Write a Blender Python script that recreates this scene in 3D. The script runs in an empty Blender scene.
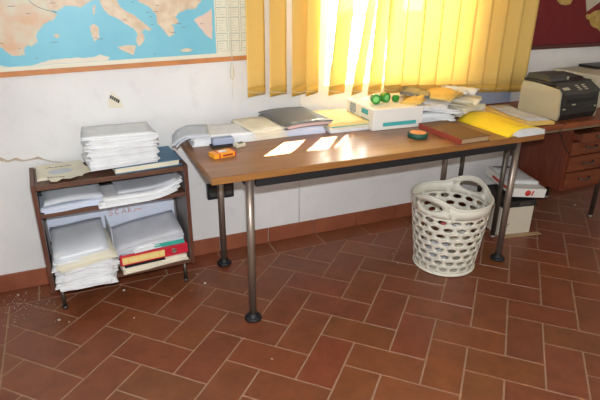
import bpy, bmesh, math, random
from mathutils import Vector, Matrix
random.seed(7)
C = bpy.context.scene.collection
R = math.radians

# ---------------------------------------------------------------- camera (solved from the photograph)
CAM = Vector((-1.0972, -2.6621, 1.4660)); F = 525.68
ROWS = [Vector((0.9155221, -0.40213125, 0.0104757)), Vector((-0.14725373, -0.3592556, -0.92154856)),
        Vector((0.37434692, 0.84215549, -0.38812177))]
cd = bpy.data.cameras.new('camera'); cam = bpy.data.objects.new('camera', cd); C.objects.link(cam)
cd.sensor_width = 36.0; cd.lens = F / 600 * 36; cd.clip_start = 0.05
x_, y_, z_ = ROWS[0], -ROWS[1], -ROWS[2]
cam.matrix_world = Matrix(((x_.x, y_.x, z_.x, CAM.x), (x_.y, y_.y, z_.y, CAM.y), (x_.z, y_.z, z_.z, CAM.z), (0, 0, 0, 1)))
bpy.context.scene.camera = cam

def ray(px, py): return ROWS[0] * ((px - 300) / F) + ROWS[1] * ((py - 200) / F) + ROWS[2]
def at_y(px, py, y=0.0):          # measured point on a plane parallel to the back wall
    d = ray(px, py); return CAM + d * ((y - CAM.y) / d.y)

# ---------------------------------------------------------------- materials
def lin(c):
    c = c / 255
    return c / 12.92 if c <= .04045 else ((c + .055) / 1.055) ** 2.4
def col(r, g, b): return (lin(r), lin(g), lin(b), 1)
def nodes(name):
    m = bpy.data.materials.new(name); m.use_nodes = True
    nt = m.node_tree; return m, nt, nt.nodes['Principled BSDF']
def mat(name, c, rough=.6, metal=0, noise=.0, nscale=8, c2=None, bump=0, bscale=60, spec=.5, stretch=None, coat=0):
    m, nt, b = nodes(name)
    b.inputs['Base Color'].default_value = col(*c); b.inputs['Roughness'].default_value = rough
    b.inputs['Metallic'].default_value = metal; b.inputs['Specular IOR Level'].default_value = spec
    b.inputs['Coat Weight'].default_value = coat
    tc = nt.nodes.new('ShaderNodeTexCoord'); mp = nt.nodes.new('ShaderNodeMapping')
    nt.links.new(tc.outputs['Object'], mp.inputs[0])
    if stretch: mp.inputs['Scale'].default_value = stretch
    if noise or c2:
        n = nt.nodes.new('ShaderNodeTexNoise'); n.inputs['Scale'].default_value = nscale; n.inputs['Detail'].default_value = 5
        nt.links.new(mp.outputs[0], n.inputs['Vector'])
        r = nt.nodes.new('ShaderNodeValToRGB'); k = noise
        if c2: a, bb = col(*c), col(*c2)
        else:
            a = tuple(min(1, v * (1 - k)) for v in col(*c)[:3]) + (1,); bb = tuple(min(1, v * (1 + k)) for v in col(*c)[:3]) + (1,)
        r.color_ramp.elements[0].color = a; r.color_ramp.elements[1].color = bb
        r.color_ramp.elements[0].position = .32; r.color_ramp.elements[1].position = .68
        nt.links.new(n.outputs['Fac'], r.inputs[0]); nt.links.new(r.outputs[0], b.inputs['Base Color'])
    if bump:
        n2 = nt.nodes.new('ShaderNodeTexNoise'); n2.inputs['Scale'].default_value = bscale
        bp = nt.nodes.new('ShaderNodeBump'); bp.inputs['Strength'].default_value = bump; bp.inputs['Distance'].default_value = .01
        nt.links.new(tc.outputs['Object'], n2.inputs['Vector']); nt.links.new(n2.outputs['Fac'], bp.inputs['Height'])
        nt.links.new(bp.outputs[0], b.inputs['Normal'])
    return m
M = {}
M['paper'] = mat('white_paper', (226, 226, 226), .8, noise=.05, nscale=20)
M['paper_cream'] = mat('cream_paper', (226, 218, 196), .8, noise=.06, nscale=14)
M['paper_grey'] = mat('grey_paper', (196, 198, 204), .75, noise=.06, nscale=14)
M['paper_blue'] = mat('bluish_paper', (206, 212, 226), .75, noise=.04, nscale=14)
M['manila'] = mat('manila_paper', (224, 190, 106), .7, noise=.06)
M['wood_top'] = mat('table_laminate', (126, 86, 60), .28, c2=(146, 104, 76), nscale=3, stretch=(1.2, 14, 14))
M['wood_edge'] = mat('table_edge', (138, 90, 44), .4, c2=(156, 106, 54), nscale=4, stretch=(2, 10, 30))
M['shelf_wood'] = mat('shelf_wood', (86, 56, 42), .45, c2=(106, 72, 54), nscale=4, stretch=(2, 12, 12))
M['shelf_edge'] = mat('shelf_edge_wood', (84, 48, 34), .45, c2=(102, 60, 44), nscale=5, stretch=(2, 2, 2))
M['shelf_grey'] = mat('shelf_inner_side', (128, 120, 116), .55)
M['desk_wood'] = mat('desk_wood', (122, 62, 34), .4, c2=(146, 80, 44), nscale=4, stretch=(2, 14, 14))
M['ped_wood'] = mat('pedestal_wood', (94, 42, 26), .42, c2=(122, 58, 34), nscale=4, stretch=(16, 16, 1.6))
M['drawer_wood'] = mat('drawer_wood', (104, 52, 30), .42, c2=(126, 68, 40), nscale=4, stretch=(2, 12, 16))
M['steel'] = mat('brushed_steel', (150, 136, 124), .38, metal=.75)
M['steel_dark'] = mat('dark_steel', (96, 88, 80), .4, metal=.7)
M['rail_light'] = mat('pale_metal_rail', (140, 122, 96), .5, metal=.3)
M['black'] = mat('black_paint', (24, 25, 28), .5)
M['rubber'] = mat('black_rubber', (22, 22, 24), .55)
M['plastic_black'] = mat('black_plastic', (38, 38, 36), .4)
M['plastic_grey'] = mat('grey_plastic', (66, 66, 62), .45)
M['printer_side'] = mat('warm_grey_plastic', (176, 170, 146), .5)
M['socket'] = mat('socket_black', (30, 32, 38), .35)
M['basket'] = mat('ivory_plastic', (226, 222, 206), .38, noise=.02)
M['baseboard'] = mat('terracotta_skirting', (134, 72, 48), .45, c2=(152, 88, 60), nscale=7, bump=.1, bscale=40)
M['map_sea'] = mat('map_sea', (112, 186, 206), .4, c2=(126, 196, 212), nscale=5)
M['map_margin'] = mat('map_margin', (226, 222, 200), .45)
M['map_land'] = mat('map_land', (222, 206, 180), .45, c2=(206, 178, 146), nscale=26, stretch=(1, 1, 1))
M['map_spain'] = mat('map_spain', (206, 208, 186), .45, c2=(212, 170, 134), nscale=12)
M['map_africa'] = mat('map_africa', (224, 216, 196), .45, noise=.04)
M['map_turkey'] = mat('map_turkey', (220, 196, 178), .45, noise=.04)
M['map_line'] = mat('map_print', (150, 168, 160), .5)
M['map_ink'] = mat('map_ink', (120, 110, 120), .5)
M['batten'] = mat('varnished_batten', (196, 128, 70), .4, noise=.1, nscale=12)
M['board_red'] = mat('maroon_felt', (112, 28, 32), .9, noise=.12, nscale=30)
M['board_frame'] = mat('board_frame', (84, 40, 32), .5)
M['felt_yellow'] = mat('yellow_felt', (168, 140, 66), .9, c2=(188, 160, 92), nscale=30)
M['felt_white'] = mat('white_card', (186, 180, 158), .8)
M['folder_grey'] = mat('dark_grey_cover', (108, 108, 106), .36, noise=.05)
M['folder_pink'] = mat('pinkish_sheets', (200, 176, 176), .7)
M['yellow'] = mat('bright_yellow_folder', (246, 214, 44), .5, noise=.04)
M['orange'] = mat('orange_card', (242, 160, 34), .45)
M['red'] = mat('red_card', (196, 34, 52), .4)
M['red_dark'] = mat('dark_red_card', (150, 28, 40), .5)
M['book_brown'] = mat('brown_book_cover', (112, 80, 48), .6, noise=.06)
M['book_edge'] = mat('red_book_edge', (150, 64, 48), .6)
M['green_dark'] = mat('dark_green_card', (34, 84, 66), .45)
M['green'] = mat('green_plastic', (30, 140, 40), .3, coat=.4)
M['green_light'] = mat('pale_green_centre', (120, 196, 110), .5)
M['peach'] = mat('orange_disc', (240, 156, 96), .6)
M['teal'] = mat('teal_print', (70, 176, 176), .6)
M['teal_folder'] = mat('teal_folder', (60, 168, 152), .45)
M['blue_cover'] = mat('blue_cover', (64, 112, 140), .5)
M['carton'] = mat('white_carton', (232, 230, 222), .6)
M['carton_brown'] = mat('brown_card', (176, 146, 108), .8)
M['carton_dim'] = mat('pale_carton', (206, 198, 178), .7)
M['label_cream'] = mat('cream_label', (238, 214, 140), .6)
M['ink'] = mat('dark_ink', (58, 54, 50), .7)
M['ink_red'] = mat('red_ink', (206, 60, 44), .6)
M['ink_orange'] = mat('faint_orange_pen', (226, 150, 124), .7)
M['cord'] = mat('ivory_cord', (222, 214, 190), .5)
M['crack'] = mat('bare_plaster', (188, 172, 150), .95, noise=.1, nscale=60)
M['dust'] = mat('plaster_crumb', (186, 176, 160), .9)
M['white_frame'] = mat('white_window_paint', (226, 224, 216), .4)
M['lilac'] = mat('pale_blue_grey', (158, 168, 190), .7)
M['pink'] = mat('pink_paper', (226, 110, 110), .7)
M['plastic_clear'] = mat('milky_sleeve', (198, 202, 206), .35, noise=.05, nscale=9)

def wall_material():
    m, nt, b = nodes('painted_wall'); b.inputs['Roughness'].default_value = .85
    tc = nt.nodes.new('ShaderNodeTexCoord')
    n = nt.nodes.new('ShaderNodeTexNoise'); n.inputs['Scale'].default_value = 1.6; n.inputs['Detail'].default_value = 8
    r = nt.nodes.new('ShaderNodeValToRGB'); r.color_ramp.elements[0].color = col(220, 218, 216); r.color_ramp.elements[1].color = col(232, 230, 227)
    r.color_ramp.elements[0].position = .35; r.color_ramp.elements[1].position = .6
    n2 = nt.nodes.new('ShaderNodeTexNoise'); n2.inputs['Scale'].default_value = 13; n2.inputs['Detail'].default_value = 6
    r2 = nt.nodes.new('ShaderNodeValToRGB'); r2.color_ramp.elements[0].color = (.93, .925, .92, 1); r2.color_ramp.elements[0].position = .3
    r2.color_ramp.elements[1].color = (1, 1, 1, 1); r2.color_ramp.elements[1].position = .44
    mx = nt.nodes.new('ShaderNodeMix'); mx.data_type = 'RGBA'; mx.blend_type = 'MULTIPLY'; mx.inputs[0].default_value = .7
    for a in (n, n2): nt.links.new(tc.outputs['Object'], a.inputs['Vector'])
    nt.links.new(n.outputs['Fac'], r.inputs[0]); nt.links.new(n2.outputs['Fac'], r2.inputs[0])
    nt.links.new(r.outputs[0], mx.inputs[6]); nt.links.new(r2.outputs[0], mx.inputs[7]); nt.links.new(mx.outputs[2], b.inputs['Base Color'])
    bp = nt.nodes.new('ShaderNodeBump'); bp.inputs['Strength'].default_value = .25; bp.inputs['Distance'].default_value = .01
    nt.links.new(n2.outputs['Fac'], bp.inputs['Height']); nt.links.new(bp.outputs[0], b.inputs['Normal'])
    return m
M['wall'] = wall_material()
M['ceiling'] = mat('ceiling_paint', (226, 224, 218), .9)

def tile_material():
    m, nt, b = nodes('terracotta_tiles')
    at = nt.nodes.new('ShaderNodeAttribute'); at.attribute_name = 'tint'
    tc = nt.nodes.new('ShaderNodeTexCoord')
    n = nt.nodes.new('ShaderNodeTexNoise'); n.inputs['Scale'].default_value = 9; n.inputs['Detail'].default_value = 9; n.inputs['Roughness'].default_value = .7
    nt.links.new(tc.outputs['Object'], n.inputs['Vector'])
    r = nt.nodes.new('ShaderNodeValToRGB'); r.color_ramp.elements[0].color = (.74, .72, .72, 1); r.color_ramp.elements[1].color = (1.18, 1.18, 1.2, 1)
    r.color_ramp.elements[0].position = .3; r.color_ramp.elements[1].position = .7
    nt.links.new(n.outputs['Fac'], r.inputs[0])
    mx = nt.nodes.new('ShaderNodeMix'); mx.data_type = 'RGBA'; mx.blend_type = 'MULTIPLY'; mx.inputs[0].default_value = 1
    nt.links.new(at.outputs['Color'], mx.inputs[6]); nt.links.new(r.outputs[0], mx.inputs[7]); nt.links.new(mx.outputs[2], b.inputs['Base Color'])
    b.inputs['Roughness'].default_value = .42; b.inputs['Specular IOR Level'].default_value = .6
    n3 = nt.nodes.new('ShaderNodeTexNoise'); n3.inputs['Scale'].default_value = 26
    nt.links.new(tc.outputs['Object'], n3.inputs['Vector'])
    bp = nt.nodes.new('ShaderNodeBump'); bp.inputs['Strength'].default_value = .3; bp.inputs['Distance'].default_value = .004
    nt.links.new(n3.outputs['Fac'], bp.inputs['Height']); nt.links.new(bp.outputs[0], b.inputs['Normal'])
    return m
M['tile'] = tile_material()
M['grout'] = mat('tile_grout', (158, 124, 98), .9, noise=.12, nscale=30)

def slat_material(name, c, ct, w):
    m = bpy.data.materials.new(name); m.use_nodes = True; nt = m.node_tree; nt.nodes.clear()
    o = nt.nodes.new('ShaderNodeOutputMaterial'); d = nt.nodes.new('ShaderNodeBsdfDiffuse'); t = nt.nodes.new('ShaderNodeBsdfTranslucent')
    mx = nt.nodes.new('ShaderNodeMixShader'); mx.inputs[0].default_value = w
    tc = nt.nodes.new('ShaderNodeTexCoord'); mp = nt.nodes.new('ShaderNodeMapping'); mp.inputs['Scale'].default_value = (1, 1, 60)
    n = nt.nodes.new('ShaderNodeTexNoise'); n.inputs['Scale'].default_value = 6
    nt.links.new(tc.outputs['Object'], mp.inputs[0]); nt.links.new(mp.outputs[0], n.inputs['Vector'])
    r = nt.nodes.new('ShaderNodeValToRGB'); r.color_ramp.elements[0].color = tuple(v * .9 for v in col(*c)[:3]) + (1,); r.color_ramp.elements[1].color = col(*c)
    nt.links.new(n.outputs['Fac'], r.inputs[0]); nt.links.new(r.outputs[0], d.inputs['Color'])
    t.inputs['Color'].default_value = col(*ct)
    nt.links.new(d.outputs[0], mx.inputs[1]); nt.links.new(t.outputs[0], mx.inputs[2]); nt.links.new(mx.outputs[0], o.inputs[0])
    return m
M['slat'] = slat_material('yellow_blind_fabric', (255, 224, 140), (255, 238, 180), .38)
M['hem'] = slat_material('shaded_yellow_hem', (222, 180, 92), (222, 176, 90), .12)  # hem cloth coloured darker for the backlight its double layer holds back
def glass_material():
    m = bpy.data.materials.new('window_glass'); m.use_nodes = True; nt = m.node_tree; nt.nodes.clear()
    o = nt.nodes.new('ShaderNodeOutputMaterial'); a = nt.nodes.new('ShaderNodeBsdfTransparent'); g = nt.nodes.new('ShaderNodeBsdfGlossy')
    g.inputs['Roughness'].default_value = .03; mx = nt.nodes.new('ShaderNodeMixShader'); mx.inputs[0].default_value = .06
    nt.links.new(a.outputs[0], mx.inputs[1]); nt.links.new(g.outputs[0], mx.inputs[2]); nt.links.new(mx.outputs[0], o.inputs[0]); return m
M['glass'] = glass_material()
def added_frosting_material():  # invented frosting that spreads the sun into a white glow
    m = bpy.data.materials.new('added_frosted_glass'); m.use_nodes = True; nt = m.node_tree; nt.nodes.clear()
    o = nt.nodes.new('ShaderNodeOutputMaterial'); a = nt.nodes.new('ShaderNodeBsdfTranslucent'); g = nt.nodes.new('ShaderNodeBsdfGlossy')
    a.inputs['Color'].default_value = (.93, .93, .91, 1); g.inputs['Roughness'].default_value = .3
    mx = nt.nodes.new('ShaderNodeMixShader'); mx.inputs[0].default_value = .05
    nt.links.new(a.outputs[0], mx.inputs[1]); nt.links.new(g.outputs[0], mx.inputs[2]); nt.links.new(mx.outputs[0], o.inputs[0]); return m
M['added_frosting'] = added_frosting_material()

# ---------------------------------------------------------------- mesh helpers
def new(): return bmesh.new()
def rotm(rx=0, ry=0, rz=0): return Matrix.Rotation(rz, 4, 'Z') @ Matrix.Rotation(ry, 4, 'Y') @ Matrix.Rotation(rx, 4, 'X')
def box(bm, c, s, rot=None, bev=0, seg=2, mi=0):
    t = new(); bmesh.ops.create_cube(t, size=1)
    bmesh.ops.scale(t, vec=s, verts=t.verts)
    if bev: bmesh.ops.bevel(t, geom=t.edges[:], offset=bev, segments=seg, affect='EDGES', profile=.5)
    m = Matrix.Translation(c) @ (rot if rot else Matrix())
    bmesh.ops.transform(t, matrix=m, verts=t.verts); join(bm, t, mi)
def join(bm, t, mi=0):
    vm = {}
    for v in t.verts: vm[v] = bm.verts.new(v.co)
    for f in t.faces:
        try: nf = bm.faces.new([vm[v] for v in f.verts]); nf.material_index = mi or f.material_index; nf.smooth = f.smooth
        except ValueError: pass
    t.free()
def bx(bm, x0, x1, y0, y1, z0, z1, bev=0): box(bm, ((x0 + x1) / 2, (y0 + y1) / 2, (z0 + z1) / 2), (x1 - x0, y1 - y0, z1 - z0), bev=bev)
def tube(bm, pts, r, n=12, caps=True):
    pts = [Vector(p) for p in pts]; rings = []
    for i, p in enumerate(pts):
        d = (pts[min(i + 1, len(pts) - 1)] - pts[max(i - 1, 0)]).normalized()
        u = d.cross(Vector((0, 0, 1))) if abs(d.z) < .9 else d.cross(Vector((1, 0, 0)))
        u.normalize(); v = d.cross(u); rr = r[i] if isinstance(r, (list, tuple)) else r
        rings.append([bm.verts.new(p + (u * math.cos(a) + v * math.sin(a)) * rr) for a in [2 * math.pi * k / n for k in range(n)]])
    for a, b in zip(rings, rings[1:]):
        for k in range(n):
            f = bm.faces.new((a[k], a[(k + 1) % n], b[(k + 1) % n], b[k])); f.smooth = True
    if caps: bm.faces.new(rings[0]); bm.faces.new(rings[-1][::-1])
def lathe(bm, prof, c=(0, 0, 0), n=32, m=None):
    c = Vector(c); rings = []
    for r, z in prof:
        rings.append([bm.verts.new((m @ Vector((r * math.cos(2 * math.pi * k / n), r * math.sin(2 * math.pi * k / n), z)) if m else Vector((r * math.cos(2 * math.pi * k / n), r * math.sin(2 * math.pi * k / n), z))) + c) for k in range(n)])
    for a, b in zip(rings, rings[1:]):
        for k in range(n):
            f = bm.faces.new((a[k], a[(k + 1) % n], b[(k + 1) % n], b[k])); f.smooth = True
    bm.faces.new(rings[0]); bm.faces.new(rings[-1][::-1])
def prism(bm, pts, off):
    off = Vector(off); a = [bm.verts.new(p) for p in pts]; b = [bm.verts.new(Vector(p) + off) for p in pts]; n = len(pts)
    bm.faces.new(a); bm.faces.new(b[::-1])
    for k in range(n): bm.faces.new((a[k], b[k], b[(k + 1) % n], a[(k + 1) % n]))
def obj(name, bm, m, parent=None, kind=None):
    bmesh.ops.recalc_face_normals(bm, faces=bm.faces[:])
    me = bpy.data.meshes.new(name); bm.to_mesh(me); bm.free()
    for mm in (m if isinstance(m, (list, tuple)) else [m]): me.materials.append(M[mm] if isinstance(mm, str) else mm)
    o = bpy.data.objects.new(name, me); C.objects.link(o)
    if parent:
        o.parent = parent
        o.matrix_parent_inverse = parent.matrix_basis.inverted()
    if kind: o['kind'] = kind
    return o
def tag(o, label, cat, group=None, kind=None):
    o['label'] = label; o['category'] = cat
    if group: o['group'] = group
    if kind: o['kind'] = kind
    return o
def thing(name, label, cat, loc=(0, 0, 0), group=None, rz=0):
    o = bpy.data.objects.new(name, None); C.objects.link(o); o.location = loc; o.rotation_euler = (0, 0, rz); o.empty_display_size = .05
    o.matrix_basis = Matrix.Translation(loc) @ Matrix.Rotation(rz, 4, 'Z')
    return tag(o, label, cat, group)

# sheets of paper: solid thin grids, displaced by fn(u, v) -> (dx, dy, dz) with u, v in -1..1
def sheet(bm, w, d, t, mat4, fn=None, nx=8, ny=6, ragged=0):
    top, bot = [], []
    for j in range(ny + 1):
        for i in range(nx + 1):
            u, v = i / nx * 2 - 1, j / ny * 2 - 1
            p = Vector((u * w / 2, v * d / 2, 0))
            if ragged and (i in (0, nx) or j in (0, ny)): p += Vector((random.uniform(-1, 1), random.uniform(-1, 1), 0)) * ragged
            if fn: p += Vector(fn(u, v))
            top.append(bm.verts.new(mat4 @ (p + Vector((0, 0, t))))); bot.append(bm.verts.new(mat4 @ p))
    W = nx + 1
    for j in range(ny):
        for i in range(nx):
            a = j * W + i
            f = bm.faces.new((top[a], top[a + 1], top[a + 1 + W], top[a + W])); f.smooth = True
            f = bm.faces.new((bot[a], bot[a + W], bot[a + 1 + W], bot[a + 1])); f.smooth = True
    per = [i for i in range(W)] + [j * W + nx for j in range(1, ny + 1)] + [ny * W + i for i in range(nx - 1, -1, -1)] + [j * W for j in range(ny - 1, 0, -1)]
    for k in range(len(per)):
        a, b = per[k], per[(k + 1) % len(per)]; bm.faces.new((top[a], bot[a], bot[b], top[b]))
def pile(c, w, d, n, t, rz=0, jit=.006, jr=1.5, fn=None, grow=None, tilt=(0, 0), gap=.0006, ragged=0, nx=8, ny=6):
    bm = new(); z = 0
    for k in range(n):
        f = k / max(1, n - 1)
        g = grow(f) if grow else (0, 0, 0)
        m = Matrix.Translation((c[0] + random.uniform(-jit, jit) + g[0], c[1] + random.uniform(-jit, jit) + g[1], c[2])) @ \
            Matrix.Rotation(rz + R(random.uniform(-jr, jr)), 4, 'Z') @ rotm(tilt[0], tilt[1]) @ Matrix.Translation((0, 0, z))
        fk = (lambda u, v, f=f: fn(u, v, f)) if fn else None
        sheet(bm, w * random.uniform(.985, 1), d * random.uniform(.985, 1), t, m, fk, nx, ny, ragged); z += t + gap
    return bm
def rot2(x, y, a): return x * math.cos(a) - y * math.sin(a), x * math.sin(a) + y * math.cos(a)

# ================================================================ ROOM
S = .155; XL = -1.665; YW = 0.0
bm = new(); bx(bm, -1.9, 4.3, -5.2, .4, -.08, -.002); 
lay = None
q = math.sqrt(.5); OFF = Vector((0.0, -6.023 * S))
def clip(poly, a, b, c):          # keep a*x+b*y+c >= 0
    out = []
    for i in range(len(poly)):
        p, r = poly[i], poly[(i + 1) % len(poly)]; dp, dr = a * p[0] + b * p[1] + c, a * r[0] + b * r[1] + c
        if dp >= 0: out.append(p)
        if (dp >= 0) != (dr >= 0):
            t = dp / (dp - dr); out.append((p[0] + (r[0] - p[0]) * t, p[1] + (r[1] - p[1]) * t))
    return out
tiles = []
XB, YB = -1.505, -.156; G = .0037
for k in range(-70, 71):
    for m_ in range(-40, 41):
        for (u0, u1, v0, v1) in ((0, 1, 0, 2), (-2, 0, 0, 1)):
            uu, vv = k + 2 * m_, -k + 2 * m_
            a0, a1, b0, b1 = (u0 + uu) * S + G, (u1 + uu) * S - G, (v0 + vv) * S + G, (v1 + vv) * S - G
            P = [((u + v) * q + OFF.x, (v - u) * q + OFF.y) for u, v in ((a0, b0), (a1, b0), (a1, b1), (a0, b1))]
            cx = sum(p[0] for p in P) / 4; cy = sum(p[1] for p in P) / 4
            if not (-2 < cx < 4.4 and -5.4 < cy < .2): continue
            P = clip(P, 1, 0, -(XB + G)); P = P and clip(P, 0, -1, YB - G); P = P and clip(P, -1, 0, 4.2); P = P and clip(P, 0, 1, 5.1)
            if len(P) >= 3: tiles.append(P)
x = -.125
while x > XL: x -= 2.02 * S
while x < 4.2:
    tiles.append([(max(x + G, XL), YB + G), (x + 2.02 * S - G, YB + G), (x + 2.02 * S - G, -.001), (max(x + G, XL), -.001)]); x += 2.02 * S
y = YB
while y > -5.1:
    tiles.append([(XL, y - 2 * S + G), (XB - G, y - 2 * S + G), (XB - G, y - G), (XL, y - G)]); y -= 2 * S
lay = bm.loops.layers.float_color.new('tint')
for f in bm.faces: f.material_index = 1
for P in tiles:
    h = random.uniform(-.0004, .0006)
    c = Vector(col(126 + random.uniform(-4, 4), 70 + random.uniform(-3, 3), 42 + random.uniform(-2, 2)))
    cen = Vector((sum(p[0] for p in P) / len(P), sum(p[1] for p in P) / len(P), 0))
    lo = [bm.verts.new((p[0], p[1], -.002)) for p in P]
    hi = [bm.verts.new(Vector((p[0], p[1], h)) + (cen - Vector((p[0], p[1], 0))).normalized() * .0012) for p in P]
    fs = [bm.faces.new(hi)] + [bm.faces.new((lo[i], lo[(i + 1) % len(P)], hi[(i + 1) % len(P)], hi[i])) for i in range(len(P))]
    for f in fs:
        f.material_index = 0
        for l in f.loops: l[lay] = c
obj('floor', bm, ['tile', 'grout'], kind='structure')

WX0, WX1, WZ0, WZ1, WD = .225, 1.16, .90, 2.30, .30
bm = new()
bx(bm, XL, WX0, 0, WD, -.05, 2.95); bx(bm, WX1, 4.2, 0, WD, -.05, 2.95)
bx(bm, WX0, WX1, 0, WD, -.05, WZ0); bx(bm, WX0, WX1, 0, WD, WZ1, 2.95)
obj('wall_back', bm, 'wall', kind='structure')
bm = new(); bx(bm, XL - .15, XL, -5.1, 0, -.05, 2.95); obj('wall_left', bm, 'wall', kind='structure')
bm = new(); bx(bm, 4.2, 4.35, -5.1, 0, -.05, 2.95); obj('wall_right', bm, 'wall', kind='structure')
bm = new(); bx(bm, XL - .15, 4.35, -5.1, WD, 2.95, 3.05); obj('ceiling', bm, 'ceiling', kind='structure')

# skirting tiles
bm = new(); x = .178
while x > XL: x -= .299
while x < 4.2:
    bx(bm, max(x + .002, XL), min(x + .297, 4.2), -.011, -.0005, .0005, .094, bev=.002); x += .299
obj('baseboard_back', bm, 'baseboard', kind='structure')
bm = new(); y = -.012
while y > -5: bx(bm, XL + .0005, XL + .011, y - .297, y - .002, .0005, .094, bev=.002); y -= .299
obj('baseboard_left', bm, 'baseboard', kind='structure')

# peeling edge of the old paint on the wall, left of the shelf
pts = [(-12, 157), (0, 157), (8, 160.5), (16, 157.5), (24, 160), (32, 158.5), (38, 156.3), (44, 159), (52, 161), (62, 162)]
lo_ = [(62, 162.6), (52, 161.8), (44, 160.2), (38, 159), (30, 160.2), (22, 161.6), (15, 160.2), (8, 162.2), (0, 161), (-12, 160)]
bm = new(); prism(bm, [at_y(px, py, -.0004) for px, py in pts + lo_], (0, -.0025, 0))
obj('trim_1', bm, 'crack', kind='structure')

# window: frame, two casements; frosting and upper bars invented to confine the sunlight
win = new()
bx(win, WX0, WX0 + .045, .16, .22, WZ0, WZ1); bx(win, WX1 - .045, WX1, .16, .22, WZ0, WZ1)
bx(win, WX0 + .045, WX1 - .045, .16, .22, WZ0, WZ0 + .05); bx(win, WX0 + .045, WX1 - .045, .16, .22, WZ1 - .05, WZ1)
w = obj('window_1', win, 'white_frame', kind='structure')
mid = .84
for a, b in ((WX0 + .047, mid - .002), (mid + .002, WX1 - .047)):
    bm = new(); z0, z1 = WZ0 + .052, WZ1 - .052
    bx(bm, a, a + .05, .165, .205, z0, z1); bx(bm, b - .05, b, .165, .205, z0, z1)
    bx(bm, a + .05, b - .05, .165, .205, z0, z0 + .05); bx(bm, a + .05, b - .05, .165, .205, 2.066, z1)  # deep top rail shaped to end the sun patches at the front
    bx(bm, a + .05, b - .05, .175, .2, 1.265, 1.295); bx(bm, a + .05, b - .05, .175, .2, 1.70, 1.738)  # higher bar added to end the sun patches at the rear
    s = obj('casement', bm, 'white_frame', w)
    for za, zb_, mm in ((z0 + .051, 1.264, 'added_frosting'), (1.296, 1.699, 'added_frosting'), (1.739, 2.065, 'glass')):  # lower frosting is made up, so direct sun enters only above it
        bm = new(); bx(bm, a + .051, b - .051, .184, .188, za, zb_); obj('pane', bm, mm, s)
bm = new(); bx(bm, WX0 + .001, WX1 - .001, .001, .158, WZ0 + .0005, WZ0 + .012); obj('sill', bm, 'white_frame', w)

# ================================================================ VERTICAL BLIND
BY = -.085
blind = thing('vertical_blind', 'yellow fabric vertical blind hanging in front of the window', 'window blind', (.7, BY, .8))
bm = new(); bx(bm, -.34, 1.78, BY - .022, BY + .022, 2.335, 2.37, bev=.003); obj('head_rail', bm, 'white_frame', blind)
SL = [(-.203, 26), (-.083, 26), (.038, 26), (.113, 33), (.258, 20), (.385, 35), (.505, 22), (.625, 6), (.745, 2), (.862, -6), (.982, -7), (1.10, -7), (1.22, -8), (1.34, -8), (1.46, -8), (1.575, -9)]
ends = []
for i, (sx, ang) in enumerate(SL):
    lean = {4: .050, 5: .085, 6: .032}.get(i, 0)
    zb = .905 + (sx + .2) / 1.8 * (.800 - .905)
    a = R(ang); w2 = .0635; d = Vector((math.cos(a), math.sin(a), 0)); nrm = Vector((-d.y, d.x, 0))
    def strip(z0, z1, extra=0.0, th=.0007):
        bm = new(); rows = 14 if z1 - z0 > .3 else 2; cols = 8; vs = []
        for side in (1, -1):
            g = []
            for r_ in range(rows + 1):
                z = z0 + (z1 - z0) * r_ / rows
                tw = math.sin(z * 4 + i * 1.7) * R(1.5)
                row = []
                for c_ in range(cols + 1):
                    t = c_ / cols * 2 - 1
                    dd = Vector((math.cos(a + tw), math.sin(a + tw), 0)); nn = Vector((-dd.y, dd.x, 0))
                    p = Vector((sx + lean * min(1, (z - .85) / .6), BY, z)) + dd * (t * w2) + nn * (.004 * (1 - t * t) + side * (th + extra))
                    row.append(bm.verts.new(p))
                g.append(row)
            vs.append(g)
        for g, fl_ in ((vs[0], 0), (vs[1], 1)):
            for r_ in range(rows):
                for c_ in range(cols):
                    q_ = (g[r_][c_], g[r_][c_ + 1], g[r_ + 1][c_ + 1], g[r_ + 1][c_]); f = bm.faces.new(q_ if fl_ else q_[::-1]); f.smooth = True
        for c_ in range(cols):
            bm.faces.new((vs[0][0][c_], vs[0][0][c_ + 1], vs[1][0][c_ + 1], vs[1][0][c_])); bm.faces.new((vs[0][-1][c_], vs[1][-1][c_], vs[1][-1][c_ + 1], vs[0][-1][c_ + 1]))
        for r_ in range(rows):
            bm.faces.new((vs[0][r_][0], vs[1][r_][0], vs[1][r_ + 1][0], vs[0][r_ + 1][0])); bm.faces.new((vs[0][r_][-1], vs[0][r_ + 1][-1], vs[1][r_ + 1][-1], vs[1][r_][-1]))
        return bm
    s = obj('slat', strip(zb, 2.335), 'slat', blind)
    obj('hem', strip(zb + .001, zb + .048, .0009), 'hem', s)
    ends.append((Vector((sx, BY, zb + .03)) - d * w2, Vector((sx, BY, zb + .03)) + d * w2))
bm = new()
for (l0, r0), (l1, r1) in zip(ends, ends[1:]):
    a, b = l0 + Vector((0, -.004, 0)), l1 + Vector((0, -.004, 0)); m_ = (a + b) / 2 - Vector((0, .004, .007))
    tube(bm, [a, (a + m_) / 2 - Vector((0, 0, .002)), m_, (m_ + b) / 2 - Vector((0, 0, .002)), b], .0013, 6)
obj('bead_chain', bm, 'cord', blind)

# pull cord in front of the map
cx = -.306
t = thing('pull_cord', 'thin ivory cord with a pear-shaped pull hanging in front of the map', 'cord', (cx, -.03, .89))
bm = new(); tube(bm, [(cx, -.03, 2.6), (cx - .003, -.03, 1.8), (cx - .006, -.03, 1.08)], .0022, 8); tube(bm, [(cx - .008, -.03, .985), (cx - .01, -.03, .94), (cx - .013, -.03, .893)], .0014, 6); obj('cord', bm, 'cord', t)
bm = new(); lathe(bm, [(.003, .0), (.009, .008), (.0115, .025), (.010, .05), (.006, .075), (.003, .085)], (cx - .008, -.03, .985), 16); obj('pull', bm, 'cord', t)

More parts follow.
